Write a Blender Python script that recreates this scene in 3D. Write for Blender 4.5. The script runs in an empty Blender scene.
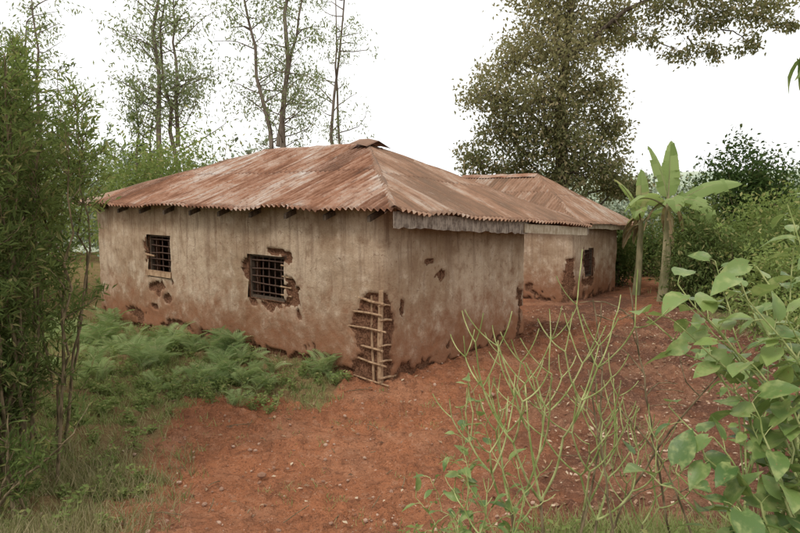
import bpy, math, numpy as np
from mathutils import Vector
R = np.random.RandomState(7)
sc = bpy.context.scene

# ------------------------------------------------------------------ helpers
def nrm(a):
    a = np.asarray(a, float)
    return a/np.maximum(np.linalg.norm(a, axis=-1, keepdims=True), 1e-9)
def sst(a, b, x):
    t = np.clip((np.asarray(x, float)-a)/(b-a), 0, 1); return t*t*(3-2*t)
def hsh(i, j, s):
    v = np.sin(i*127.1+j*311.7+s*74.7)*43758.5453
    return v-np.floor(v)
def vn(x, y, s=0):
    x = np.asarray(x, float); y = np.asarray(y, float)
    i = np.floor(x); j = np.floor(y); fx = x-i; fy = y-j
    fx = fx*fx*(3-2*fx); fy = fy*fy*(3-2*fy)
    a = hsh(i, j, s); b = hsh(i+1, j, s); c = hsh(i, j+1, s); d = hsh(i+1, j+1, s)
    return (a*(1-fx)+b*fx)*(1-fy)+(c*(1-fx)+d*fx)*fy
def fbm(x, y, s=0, o=4):
    r = 0; a = .5; t = 0
    for k in range(o):
        r = r+a*vn(x*2**k, y*2**k, s+k*3.1); t += a; a *= .5
    return r/t

class MB:
    def __init__(s): s.v=[]; s.f=[]; s.m=[]; s.t=[]; s.u=[]; s.sm=[]; s.n=0
    def add(s, v, f, mat=0, tone=.5, uv=None, smooth=False):
        v = np.asarray(v, float).reshape(-1, 3); f = np.asarray(f, int)
        if len(v) == 0 or len(f) == 0: return
        s.v.append(v); s.f.append(f+s.n); s.n += len(v)
        s.m.append(np.full(len(f), mat)); s.sm.append(np.full(len(f), smooth))
        s.t.append(np.broadcast_to(np.asarray(tone, float), (len(v),)).copy())
        s.u.append(np.zeros((len(v), 3)) if uv is None else np.asarray(uv, float))
    def build(s, name, mats, parent=None):
        me = bpy.data.meshes.new(name)
        V = np.concatenate(s.v); me.vertices.add(len(V)); me.vertices.foreach_set('co', V.ravel())
        lv = np.concatenate([f.ravel() for f in s.f])
        tot = np.concatenate([np.full(len(f), f.shape[1]) for f in s.f])
        st = np.concatenate([[0], np.cumsum(tot)[:-1]])
        me.loops.add(len(lv)); me.loops.foreach_set('vertex_index', lv)
        me.polygons.add(len(tot)); me.polygons.foreach_set('loop_start', st)
        me.polygons.foreach_set('material_index', np.concatenate(s.m))
        me.update(calc_edges=True)
        me.polygons.foreach_set('use_smooth', np.concatenate(s.sm))
        a = me.attributes.new('tone', 'FLOAT', 'POINT'); a.data.foreach_set('value', np.concatenate(s.t))
        a = me.attributes.new('ruv', 'FLOAT_VECTOR', 'POINT'); a.data.foreach_set('vector', np.concatenate(s.u).ravel())
        for m in mats: me.materials.append(m)
        me.validate()
        ob = bpy.data.objects.new(name, me); sc.collection.objects.link(ob)
        if parent: ob.parent = parent
        return ob

def tube(mb, pts, rad, sides=6, mat=0, tone=.5, cap=False):
    pts = np.asarray(pts, float); n = len(pts)
    rad = np.broadcast_to(np.asarray(rad, float), (n,))
    t = nrm(np.gradient(pts, axis=0))
    ref = np.array([0, 0, 1.]) if abs(t[:, 2].mean()) < .8 else np.array([1., 0, 0])
    a = nrm(np.cross(t, ref)); b = np.cross(t, a)
    th = np.arange(sides)*2*math.pi/sides
    ring = pts[:, None]+rad[:, None, None]*(np.cos(th)[None, :, None]*a[:, None]+np.sin(th)[None, :, None]*b[:, None])
    i = np.arange(n-1)[:, None]*sides; j = np.arange(sides)[None]; k = (j+1) % sides
    f = np.stack([i+j, i+k, i+sides+k, i+sides+j], -1).reshape(-1, 4)
    mb.add(ring.reshape(-1, 3), f, mat, tone, smooth=True)
    if cap:
        for e in (0, n-1):
            v = ring[e]; mb.add(np.vstack([v, pts[e]]), [[q, (q+1) % sides, sides] for q in range(sides)], mat, tone)

def boxm(mb, o, ax, ay, az, mat=0, tone=.5):
    o, ax, ay, az = [np.asarray(q, float) for q in (o, ax, ay, az)]
    v = [o, o+ax, o+ax+ay, o+ay, o+az, o+ax+az, o+ax+ay+az, o+ay+az]
    mb.add(v, [[0, 3, 2, 1], [4, 5, 6, 7], [0, 1, 5, 4], [1, 2, 6, 5], [2, 3, 7, 6], [3, 0, 4, 7]], mat, tone)

def inst(mb, T, F, O, A, B, N, L, W, mat=0, tone=.5, smooth=False):
    T = np.asarray(T, float); F = np.asarray(F); n = len(O); k = len(T)
    L = np.broadcast_to(L, (n,))[:, None, None]; W = np.broadcast_to(W, (n,))[:, None, None]
    V = O[:, None]+A[:, None]*T[None, :, 0:1]*L+B[:, None]*T[None, :, 1:2]*W+N[:, None]*T[None, :, 2:3]*L
    f = (F[None]+(np.arange(n)*k)[:, None, None]).reshape(-1, F.shape[1])
    tone = np.broadcast_to(tone, (n,)).repeat(k)
    mb.add(V.reshape(-1, 3), f, mat, tone, smooth=smooth)

DIAM = ([(0,0,0), (.45,.5,.06), (1,0,-.05), (.45,-.5,.06)], [[0, 1, 2, 3]])
def broad(nu=7, fold=.12, droop=.25, pw=.8, heart=.12):
    T = []; F = []
    for i in range(nu):
        u = i/(nu-1); w = .5*math.sin(math.pi*min(1, (u*.93+.07))**pw)
        if i == nu-1: w = 0.004
        z = -droop*u*u
        for j, q in enumerate((-1, -.5, 0, .5, 1)):
            back = heart*(abs(q)**2)*(1-u)**3
            T.append((u-back, w*q, z+fold*abs(q)*w*2*.5+.012*math.sin(i*2.6)*abs(q)))
    for i in range(nu-1):
        for j in range(4):
            a = i*5+j; F.append([a, a+1, a+6, a+5])
    return T, F
BROAD = broad()
BROAD2 = broad(6, .2, .45)
def frame(dirs, up=1.0):
    n = len(dirs); A = nrm(dirs)
    ref = R.normal(size=(n, 3))*.6+np.array([0, 0, up])
    B = nrm(np.cross(ref, A)); N = np.cross(A, B)
    return A, B, N
def leaves(mb, P, L, W, mat=0, tone=.5, droop=0., up=.8, T=DIAM, dirs=None, jit=1.0):
    n = len(P)
    if n == 0: return
    d = nrm(R.normal(size=(n, 3)))*jit
    if dirs is not None: d = d+dirs
    d[:, 2] -= droop
    A, B, N = frame(d, up)
    s = R.uniform(.65, 1.2, n)
    inst(mb, T[0], T[1], P, A, B, N, L*s, W*s, mat, tone, smooth=len(T[0]) > 4)

# ------------------------------------------------------------------ node helpers
class G:
    def __init__(s, name):
        s.m = bpy.data.materials.new(name); s.m.use_nodes = True; s.t = s.m.node_tree; s.t.nodes.clear()
        s.out = s.n('ShaderNodeOutputMaterial')
    def n(s, ty, ins=None, **kw):
        nd = s.t.nodes.new(ty)
        for k, v in kw.items(): setattr(nd, k, v)
        for k, v in (ins or {}).items():
            if isinstance(v, bpy.types.NodeSocket): s.t.links.new(v, nd.inputs[k])
            else: nd.inputs[k].default_value = v
        return nd
    def math(s, op, a, b=0., c=None, clamp=False):
        nd = s.n('ShaderNodeMath', {0: a, 1: b}, operation=op, use_clamp=clamp)
        if c is not None:
            if isinstance(c, bpy.types.NodeSocket): s.t.links.new(c, nd.inputs[2])
            else: nd.inputs[2].default_value = c
        return nd.outputs[0]
    def mix(s, f, a, b, bt='MIX'):
        nd = s.n('ShaderNodeMix', data_type='RGBA', blend_type=bt)
        for k, v in ((0, f), (6, a), (7, b)):
            if isinstance(v, bpy.types.NodeSocket): s.t.links.new(v, nd.inputs[k])
            else: nd.inputs[k].default_value = (v if k == 0 else (*v[:3], 1))
        return nd.outputs[2]
    def noise(s, vec, scale, detail=3, rough=.55, dist=0.):
        i = {'Scale': scale, 'Detail': detail, 'Roughness': rough, 'Distortion': dist}
        if vec is not None: i['Vector'] = vec
        return s.n('ShaderNodeTexNoise', i).outputs['Fac']
    def rng(s, v, a, b, c=0., d=1., smooth=True):
        return s.n('ShaderNodeMapRange', {0: v, 1: a, 2: b, 3: c, 4: d}, interpolation_type='SMOOTHSTEP' if smooth else 'LINEAR').outputs[0]
    def attr(s, name): return s.n('ShaderNodeAttribute', attribute_name=name)
    def ramp(s, f, stops):
        nd = s.n('ShaderNodeValToRGB', {0: f}); e = nd.color_ramp.elements
        while len(e) < len(stops): e.new(.5)
        for q, (p, c) in zip(e, stops): q.position = p; q.color = (*c, 1)
        return nd.outputs[0]
    def fin(s, col, rough=.9, bump=None, bs=.3, bd=.01, spec=.2, trans=None, tcol=None, metal=0.):
        nrmal = s.n('ShaderNodeBump', {'Height': bump, 'Strength': bs, 'Distance': bd}).outputs[0] if bump is not None else None
        if spec < .1:
            i = {'Color': col, 'Roughness': .5}
            if nrmal: i['Normal'] = nrmal
            p = s.n('ShaderNodeBsdfDiffuse', i).outputs[0]
        else:
            i = {'Base Color': col, 'Roughness': rough, 'Specular IOR Level': spec, 'Metallic': metal}
            if nrmal: i['Normal'] = nrmal
            p = s.n('ShaderNodeBsdfPrincipled', i).outputs[0]
        if trans:
            t = s.n('ShaderNodeBsdfTranslucent', {'Color': tcol}).outputs[0]
            p = s.n('ShaderNodeMixShader', {0: trans, 1: p, 2: t}).outputs[0]
        s.t.links.new(p, s.out.inputs[0]); return s.m
    def pos(s): return s.n('ShaderNodeNewGeometry').outputs['Position']

def leaf_mat(name, dark, light, alt, rough=.5, trans=.35, spec=.05, altamt=.12):
    g = G(name); geo = g.n('ShaderNodeNewGeometry')
    tone = g.attr('tone').outputs['Fac']; ri = geo.outputs['Random Per Island']
    f = g.math('ADD', g.math('MULTIPLY', tone, .7), g.math('MULTIPLY', ri, .3))
    c = g.mix(f, dark, light)
    ri2 = g.math('FRACT', g.math('MULTIPLY', ri, 37.7))
    c = g.mix(g.math('MULTIPLY', g.math('LESS_THAN', ri2, altamt), .8), c, alt)
    tc = g.mix(.35, c, (light[0]*1.6, light[1]*1.6, light[2]*.8)) if trans else None
    return g.fin(c, rough, spec=spec, trans=trans, tcol=tc)

def bark_mat(name, a, b, sc_=12):
    g = G(name); p = g.n('ShaderNodeMapping', {'Vector': g.pos(), 'Scale': (1, 1, .3)}).outputs[0]
    n = g.noise(p, sc_, 3)
    return g.fin(g.mix(g.rng(n, .35, .65), a, b), .9, n, .5, .02, spec=.05)

M = {}
M['bark'] = bark_mat('bark', (.08,.06,.045), (.20,.16,.125))
M['bark_pale'] = bark_mat('bark_pale', (.13,.10,.08), (.26,.21,.17), 5)
M['twig'] = bark_mat('twig', (.10,.08,.045), (.26,.20,.12), 30)
M['green_stem'] = bark_mat('green_stem', (.20,.25,.08), (.42,.44,.20), 20)
M['banana_stem'] = bark_mat('banana_stem', (.17,.16,.08), (.34,.29,.17), 6)
M['leaf_dark'] = leaf_mat('leaf_dark', (.022,.045,.015), (.09,.14,.045), (.14,.15,.06))
M['leaf_mid'] = leaf_mat('leaf_mid', (.04,.07,.022), (.18,.23,.075), (.28,.26,.10))
M['leaf_bright'] = leaf_mat('leaf_bright', (.09,.14,.04), (.31,.37,.13), (.40,.37,.16))
M['leaf_shrub'] = leaf_mat('leaf_shrub', (.028,.052,.016), (.20,.25,.085), (.32,.29,.13))
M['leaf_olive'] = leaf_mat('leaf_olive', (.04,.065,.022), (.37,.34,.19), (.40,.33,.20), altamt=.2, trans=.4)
M['leaf_far'] = leaf_mat('leaf_far', (.13,.17,.08), (.34,.38,.22), (.38,.37,.24), trans=.4)  # leaf colour paled to carry haze and overexposed light
M['leaf_hazy'] = leaf_mat('leaf_hazy', (.22,.27,.20), (.38,.43,.30), (.42,.43,.33), trans=0)  # distance haze is put into this pale leaf colour
M['fern'] = leaf_mat('fern', (.13,.20,.07), (.44,.53,.26), (.46,.44,.25), trans=.4)
M['grass'] = leaf_mat('grass', (.13,.18,.055), (.40,.44,.19), (.48,.41,.24), altamt=.22)
M['drygrass'] = leaf_mat('drygrass', (.12,.13,.05), (.36,.33,.17), (.46,.38,.24), altamt=.35)
M['litter'] = leaf_mat('litter', (.10,.05,.03), (.40,.27,.17), (.55,.44,.31), trans=0, altamt=.2)
M['banana'] = leaf_mat('banana', (.13,.21,.06), (.38,.47,.20), (.42,.38,.20), trans=.5)
M['banana_dry'] = leaf_mat('banana_dry', (.16,.11,.06), (.42,.32,.19), (.30,.30,.12), trans=.3)

def big_leaf():
    g = G('leaf_broad'); geo = g.n('ShaderNodeNewGeometry')
    tone = g.attr('tone').outputs['Fac']; ri = geo.outputs['Random Per Island']
    f = g.math('ADD', g.math('MULTIPLY', tone, .6), g.math('MULTIPLY', ri, .4))
    c = g.mix(f, (.055,.125,.03), (.30,.39,.12))
    c = g.mix(g.rng(g.noise(geo.outputs['Position'], 18, 3), .45, .7), c, (.33,.38,.14))
    c = g.mix(g.rng(g.noise(geo.outputs['Position'], 55, 2), .66, .72), c, (.28,.20,.08))
    return g.fin(c, .42, g.noise(geo.outputs['Position'], 90, 2), .3, .004, spec=.4, trans=.35, tcol=g.mix(.4, c, (.36,.45,.12)))
M['leaf_broad'] = big_leaf()

def wall_mat():
    g = G('mud_plaster'); p = g.pos()
    er = g.attr('tone').outputs['Fac']; hz = g.n('ShaderNodeSeparateXYZ', {0: g.attr('ruv').outputs['Vector']}).outputs
    n1 = g.noise(p, .9, 4, .62); n2 = g.noise(p, 3.6, 5, .74); n3 = g.noise(p, 38, 3, .7)
    c = g.mix(g.rng(n1, .38, .62), (.37,.26,.170), (.50,.38,.27))
    c = g.mix(g.rng(n2, .50, .68, 0, .6), c, (.60,.485,.37))
    c = g.mix(g.rng(n2, .48, .34, 0, .6), c, (.28,.18,.115))
    mp = g.n('ShaderNodeMapping', {'Vector': p, 'Scale': (6, 6, .4)}).outputs[0]
    st = g.noise(mp, 1.8, 4, .7)
    c = g.mix(g.math('MULTIPLY', g.rng(st, .48, .64, 0, .65), g.rng(hz[2], .3, 2.2, .2, 1)), c, (.235,.15,.10))
    low = g.math('ADD', hz[2], g.math('MULTIPLY', g.math('SUBTRACT', n2, .5), 1.7))
    c = g.mix(g.rng(low, 1.25, .1, 0, .92), c, (.25,.110,.058))
    c = g.mix(g.rng(g.noise(p, 15, 3, .65), .62, .68, 0, .6), c, (.24,.14,.085))
    c = g.mix(g.rng(n3, .54, .70, 0, .45), c, (.25,.16,.10))
    wp = g.n('ShaderNodeVectorMath', {0: p, 1: g.n('ShaderNodeVectorMath', {0: g.n('ShaderNodeTexNoise', {'Vector': p, 'Scale': 3., 'Detail': 2.}).outputs['Color'], 3: .7}, operation='SCALE').outputs[0]}, operation='ADD').outputs[0]
    vo = g.n('ShaderNodeTexVoronoi', {'Vector': wp, 'Scale': 1.5}, feature='DISTANCE_TO_EDGE').outputs['Distance']
    crack = g.math('MULTIPLY', g.rng(vo, .008, .0, 0, .7), g.rng(n2, .48, .58))
    c = g.mix(crack, c, (.17,.10,.06))
    mud = g.mix(g.rng(n3, .35, .65), (.085,.040,.024), (.24,.125,.075))
    c = g.mix(g.rng(er, .22, .34), c, mud)
    h = g.math('ADD', g.math('MULTIPLY', n2, .8), g.math('MULTIPLY', n3, .35))
    return g.fin(c, .95, h, .8, .035, spec=.05)
M['wall'] = wall_mat()

def roof_mat(name, shift=0., brown=0.):
    g = G(name); uv = g.attr('ruv').outputs['Vector']; x, y, z = g.n('ShaderNodeSeparateXYZ', {0: uv}).outputs
    sid = g.n('ShaderNodeTexWhiteNoise', {'Vector': g.n('ShaderNodeCombineXYZ', {0: g.math('FLOOR', g.math('DIVIDE', x, .62)), 1: g.math('FLOOR', g.math('DIVIDE', y, 1.45)), 2: z}).outputs[0]}, noise_dimensions='3D').outputs['Value']
    s1 = g.noise(g.n('ShaderNodeMapping', {'Vector': uv, 'Scale': (6, .5, 1)}).outputs[0], 1, 5, .72)
    s2 = g.noise(g.n('ShaderNodeMapping', {'Vector': uv, 'Scale': (1.3, 1.0, 1)}).outputs[0], 1, 5, .68)
    s3 = g.noise(g.n('ShaderNodeMapping', {'Vector': uv, 'Scale': (20, 2.4, 1)}).outputs[0], 1, 4, .75)
    s4 = g.noise(uv, 9, 4, .75)
    f = g.math('ADD', g.math('MULTIPLY', s1, .65), g.math('ADD', g.math('MULTIPLY', s2, .65), g.math('MULTIPLY', sid, .25)))
    f = g.math('ADD', f, -.285+shift)
    c = g.ramp(f, [(.30, (.080,.036,.019)), (.41, (.175,.075,.038)), (.50, (.285,.140,.082)), (.58, (.36,.245,.18)), (.70, (.46,.405,.355))])
    c = g.mix(g.rng(s3, .50, .66, 0, .8), c, (.13,.053,.027))
    c = g.mix(g.rng(s3, .42, .30, 0, .45), c, (.45,.35,.28))
    c = g.mix(g.rng(s4, .54, .66, 0, .7), c, (.16,.066,.033))
    c = g.mix(brown, c, (.26,.185,.125))
    lap = g.math('FRACT', g.math('DIVIDE', y, 1.45))
    c = g.mix(g.rng(lap, .05, .0, 0, .6), c, (.09,.04,.022))
    return g.fin(c, .75, None, spec=.2)
M['roof'] = roof_mat('rusty_corrugated_iron'); M['roof2'] = roof_mat('rusty_corrugated_iron_brown', -.03, .35)

def wood_mat(name, a, b):
    g = G(name); p = g.pos(); n = g.noise(p, 9, 4, .7); m = g.noise(g.n('ShaderNodeMapping', {'Vector': p, 'Scale': (14, 14, 2)}).outputs[0], 2, 4, .7)
    return g.fin(g.mix(g.rng(g.math('ADD', g.math('MULTIPLY', n, .5), g.math('MULTIPLY', m, .5)), .36, .62), a, b), .85, m, .4, .01)
M['wood_dark'] = wood_mat('dark_timber', (.05,.035,.025), (.14,.10,.07))
M['wood_pole'] = wood_mat('wattle_pole', (.20,.11,.06), (.46,.31,.19))
M['wood_grey'] = wood_mat('weathered_board', (.09,.06,.045), (.38,.31,.25))
M['wood_new'] = wood_mat('pale_board', (.30,.22,.14), (.52,.44,.33))
g = G('iron_bars'); M['iron'] = g.fin(g.mix(g.noise(g.pos(), 30), (.05,.035,.03), (.16,.09,.06)), .7, metal=.3)
g = G('mud_core'); n = g.noise(g.pos(), 30, 4, .7); M['mud'] = g.fin(g.mix(n, (.09,.04,.02), (.26,.13,.07)), .95, n, .8, .03, spec=.05)
g = G('pebble'); M['stone'] = g.fin(g.mix(g.n('ShaderNodeNewGeometry').outputs['Random Per Island'], (.20,.09,.05), (.50,.35,.26)), .9, spec=.05)

def ground_mat():
    g = G('red_earth'); p = g.pos()
    tone = g.attr('tone').outputs['Fac']; vv = g.n('ShaderNodeSeparateXYZ', {0: g.attr('ruv').outputs['Vector']}).outputs
    veg = vv[0]; hill_haze = vv[1]
    n0 = g.noise(p, .6, 4, .6); n1 = g.noise(p, 2.0, 5, .75, .3); n2 = g.noise(p, 8, 5, .78); n3 = g.noise(p, 42, 3, .8)
    c = g.mix(g.math('ADD', tone, g.math('MULTIPLY', g.math('SUBTRACT', n1, .5), 1.9), clamp=True), (.130,.066,.045), (.385,.155,.076))
    c = g.mix(g.rng(n0, .48, .64, 0, .5), c, (.42,.215,.125))
    c = g.mix(g.rng(n2, .50, .64, 0, .65), c, (.175,.078,.045))
    c = g.mix(g.rng(n2, .46, .35, 0, .5), c, (.46,.245,.15))
    c = g.mix(g.rng(n3, .54, .66, 0, .75), c, (.11,.054,.036))
    c = g.mix(g.rng(n3, .42, .30, 0, .55), c, (.54,.34,.23))
    gr = g.mix(g.rng(n2, .35, .65), (.11,.10,.045), (.26,.24,.11))
    gm = g.math('ADD', veg, g.math('MULTIPLY', g.math('SUBTRACT', n1, .5), 1.2), clamp=True)
    c = g.mix(g.rng(gm, .40, .70, 0, .7), c, gr)
    c = g.mix(hill_haze, c, g.mix(g.rng(g.noise(p, .06, 3), .4, .6), (.33,.38,.29), (.42,.46,.36)))  # far ground fades to pale green: distance haze painted into the colour
    h = g.math('ADD', g.math('MULTIPLY', n2, .7), g.math('MULTIPLY', n3, .35))
    return g.fin(c, .95, h, 1., .09, spec=.05)
M['ground'] = ground_mat()

# ------------------------------------------------------------------ layout
Lv = np.array([-.766, .643, 0]); Rv = np.array([.643, .766, 0])
Z = np.array([0, 0, 1.])
C0 = np.array([-.24, 8.05, 0]); C1 = np.array([4.5, 17., 0])

def gh(x, y):
    x = np.asarray(x, float); y = np.asarray(y, float)
    h = .95*sst(5.6, .8, y)-.38*sst(10, 17, y)-1.6*sst(22, 45, y)-6*sst(45, 110, y)
    h = h+.55*sst(-2.6, -4.5, x)*sst(8.5, 5, y)+.5*sst(2.4, 5.5, x)*sst(9, 5, y)
    h = h+.25*sst(6.5, 10, x-.1*y)*sst(8, 14, y)
    h = h+(fbm(x*.8, y*.8, 1)-.5)*.16*sst(.2, 2, np.abs(x)+y)
    dx = x-C0[0]; dy = y-C0[1]; a = dx*Lv[0]+dy*Lv[1]; b = dx*Rv[0]+dy*Rv[1]
    d = np.maximum(np.maximum(-a, a-7.5), np.maximum(-b, b-3.6))
    h = h+.10*sst(.8, 0., d)
    far = sst(110, 260, np.hypot(x, y))
    h = h+far*(10+9*fbm(x*.008+3, y*.008, 9, 3)+2)
    return h
def wallcoords(x, y):
    dx = x-C0[0]; dy = y-C0[1]
    return dx*Lv[0]+dy*Lv[1], -(dx*Rv[0]+dy*Rv[1])
def vegmask(x, y):
    s, d = wallcoords(x, y)
    edge = .85+1.3*sst(0.3, 3.2, s)+1.5*sst(3., 6.5, s)
    m = sst(edge+.7, edge-.5, d)*sst(.3, .9, s+.5*np.minimum(d, 1.))*(s > -.3)*(d > -1)
    m = np.maximum(m, sst(-1.6, -2.8, x+.16*(y-5)))
    m = np.maximum(m, .9*sst(4.6, 6.0, x-.22*(y-7))*sst(7.5, 9, y))
    m = np.maximum(m, sst(21, 25, y))
    m = np.maximum(m, .65*sst(1.2, 2.2, x)*sst(5.0, 3.8, y))
    return np.clip(m, 0, 1)

def make_ground():
    def axis(a, b, n0, far, k):
        core = np.linspace(a, b, n0); st = core[1]-core[0]; out = []
        v = b
        while v < far: st *= k; v += st; out.append(v)
        st = core[1]-core[0]; o2 = []; v = a
        while v > -far: st *= k; v -= st; o2.append(v)
        return np.array(o2[::-1]+list(core)+out)
    xs = axis(-4.5, 5.5, 400, 700, 1.07); ys = axis(2.5, 12.5, 400, 700, 1.07)
    X, Y = np.meshgrid(xs, ys); H = gh(X, Y)
    near = sst(30, 12, np.hypot(X, Y))
    clod = np.clip(fbm(X*9, Y*9, 8, 3)-.52, 0, 1)*.22
    H = H+near*((fbm(X*3.5, Y*3.5, 4)-.5)*.10+(fbm(X*13, Y*13, 6, 3)-.5)*.04+clod)
    tone = .95*sst(2.2, -.3, X-.22*(Y-5))
    tone = np.maximum(tone, .62*sst(.8, .1, np.abs(X-(1.0+.66*(Y-8.3)))))
    tone = np.maximum(tone, .8*sst(17.5, 20, Y)*sst(5, 6.5, X)*sst(12, 9, X))
    tone = tone*.85+.05
    hill_haze = sst(60, 160, np.hypot(X, Y))
    V = np.stack([X, Y, H], -1).reshape(-1, 3); ny, nx = X.shape
    i = np.arange(ny-1)[:, None]*nx+np.arange(nx-1)[None]
    F = np.stack([i, i+1, i+nx+1, i+nx], -1).reshape(-1, 4)
    uv = np.stack([vegmask(X, Y), hill_haze, 0*X], -1).reshape(-1, 3)
    mb = MB(); mb.add(V, F, 0, tone.ravel(), uv, True); mb.build('ground', [M['ground']])
make_ground()

# ------------------------------------------------------------------ houses
def empty(name):
    e = bpy.data.objects.new(name, None); sc.collection.objects.link(e); return e

def wall(mb, P0, D, out, length, zb, zt0, zt1, holes, ero, corner=None, res=.03, seed=1, k=.06, base=0.):
    ns = int(length/res)+1; nz = int((zt0-zb)/res)+1
    s, q = np.meshgrid(np.linspace(0, length, ns), np.linspace(0, 1, nz))
    z = zb+q*((zt0+(zt1-zt0)*s/length)-zb)
    e = np.zeros_like(s)
    nz1 = fbm(s*5, z*5, seed)-.5; nz2 = fbm(s*16, z*16, seed+5, 3)-.5
    for (s0, z0, rs, rz, a) in ero:
        r = np.sqrt(((s-s0)/rs)**2+((z-z0)/rz)**2)
        e = np.maximum(e, a*np.clip(1.15-r+nz1*1.5+nz2*1.1, 0, 1))
    gg = z-gh(P0[0]+D[0]*s, P0[1]+D[1]*s)
    e = np.maximum(e, np.clip((.16+base-gg)*3+nz1*2.2+nz2, 0, .8))
    e = sst(.28, .42, e)
    cs = np.zeros_like(s)
    if corner:
        zc0, zc1, w = corner
        gz = sst(zc1+.05, zc1-.05, z+.06*np.sin(z*30))*sst(zc0-.1, zc0, z)
        wz = w*(.75+.5*vn(z*6, z*0, 3)+.25*vn(z*25, z*0, 8))*(.6+.4*sst(zc1, zc1-.35, z))
        e = np.maximum(e, gz*sst(1.05, .85, s/wz)); cs = gz*1.0
    fr = sst(0, .2, s)
    disp = fr*((fbm(s*1.1, z*1.1, seed+11)-.5)*.08+(fbm(s*6, z*6, seed+12)-.5)*.03+(nz2)*.012)-k*e*(1+nz2*.9*fr)
    rnd = .05*np.exp(-s/.06)
    P = P0+D*(s+rnd+k*cs*np.exp(-s/.05))[..., None]+out*(disp-rnd)[..., None]; P[..., 2] = z
    i = np.arange(nz-1)[:, None]*ns+np.arange(ns-1)[None]
    sc_ = (s[:-1, :-1]+s[1:, 1:])/2; zc = (z[:-1, :-1]+z[1:, 1:])/2
    keep = np.ones_like(sc_, bool)
    for (a, b, c, d) in holes:
        keep &= ~((sc_ > a) & (sc_ < b) & (zc > c) & (zc < d))
    F = np.stack([i, i+1, i+ns+1, i+ns], -1)[keep]
    mb.add(P.reshape(-1, 3), F, 0, e.ravel(), np.stack([s, 0*s, gg], -1).reshape(-1, 3), True)
    for (a, b, c, d) in holes:
        T = -out*.22
        q = lambda ss, zz, t: P0+D*ss+out*(-.02)+T*t+Z*zz
        for (A, B) in (((a, c), (b, c)), ((b, c), (b, d)), ((b, d), (a, d)), ((a, d), (a, c))):
            mb.add([q(*A, 0), q(*B, 0), q(*B, 1), q(*A, 1)], [[0, 1, 2, 3]], 0, .9, [[0, 0, 1]]*4)

def roof_face(mb, A, B, top, mat=0, fid=0, amp=.020, wl=.105):
    A, B = np.array(A, float), np.array(B, float); top = [np.array(t, float) for t in top]
    a = nrm(B-A); n = nrm(np.cross(B-A, top[-1]-A))
    if n[2] < 0: n = -n
    up = np.cross(n, a); up = up if up[2] > 0 else -up
    Lg = np.linalg.norm(B-A)
    poly = [(0., 0.)]+[((t-A)@a, (t-A)@up) for t in top]+[(Lg, 0.)]
    ns = int(Lg/wl*8); u = np.linspace(0, Lg, ns)
    vmax = np.interp(u, [p[0] for p in poly], [p[1] for p in poly])
    nr = 18
    sh = np.floor(u/.62)
    ov = -.015-.07*hsh(sh, sh*0, fid+2)
    q = np.linspace(0, 1, nr)[:, None]
    V2 = ov*(1-q)+vmax*q+0*u
    ph = 2*np.pi*u/wl
    hgt = amp*np.cos(ph)[None]*(1+0*q)+(fbm(u[None]*.9, V2*.9+fid, fid)-.5)*.06*np.minimum(1, vmax*3)[None]*np.sin(np.pi*np.clip(q, 0.0, 1))
    hgt = hgt+.012*(sh % 2)[None]+(1-sst(0, .3, V2))*(vn(u*1.7, u*0, fid)-.5)[None]*.06
    P = A+a*u[None, :, None]+up*V2[..., None]+n*(hgt+.012)[..., None]
    i = np.arange(nr-1)[:, None]*ns+np.arange(ns-1)[None]
    F = np.stack([i, i+1, i+ns+1, i+ns], -1).reshape(-1, 4)
    uv = np.stack([u[None]+0*V2, V2, np.full_like(V2, fid*7.)], -1).reshape(-1, 3)
    mb.add(P.reshape(-1, 3), F, mat, .5, uv, True)

def ridge_cap(mb, A, B, w=.17, lift=.03, mat=0, fid=3, n=14):
    A, B = np.array(A, float), np.array(B, float); t = nrm(B-A); s = nrm(np.cross(t, Z)); upn = np.cross(s, t)
    prof = [(-w, -.075), (-w*.5, -.02), (-.03, .018), (0, .03), (.03, .018), (w*.5, -.02), (w, -.075)]
    V = []; uv = []
    for i in range(n):
        p = A+(B-A)*i/(n-1); j = .007*R.normal()
        for (x, z) in prof:
            V.append(p+s*x+upn*(z+lift+j)); uv.append((x*2+i*.04, i*.3, fid*5))
    k = len(prof)
    F = [[i*k+j, i*k+j+1, (i+1)*k+j+1, (i+1)*k+j] for i in range(n-1) for j in range(k-1)]
    mb.add(V, F, mat, .5, uv, True)

def plank(mb, A, B, h, t, out, mat, n=16, wob=.006):
    A, B = np.array(A, float), np.array(B, float)
    q = np.linspace(0, 1, n); P = A+(B-A)*q[:, None]
    P[:, 2] += R.normal(size=n)*wob*.4
    lo = P.copy(); lo[:, 2] -= h+R.normal(size=n)*wob
    o = out*t
    ring = np.stack([P, P+o, lo+o, lo], 1).reshape(-1, 3)
    F = [[i*4+j, i*4+(j+1) % 4, (i+1)*4+(j+1) % 4, (i+1)*4+j] for i in range(n-1) for j in range(4)]+[[0, 1, 2, 3], [(n-1)*4+3, (n-1)*4+2, (n-1)*4+1, (n-1)*4]]
    mb.add(ring, F, mat, .5)

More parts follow.
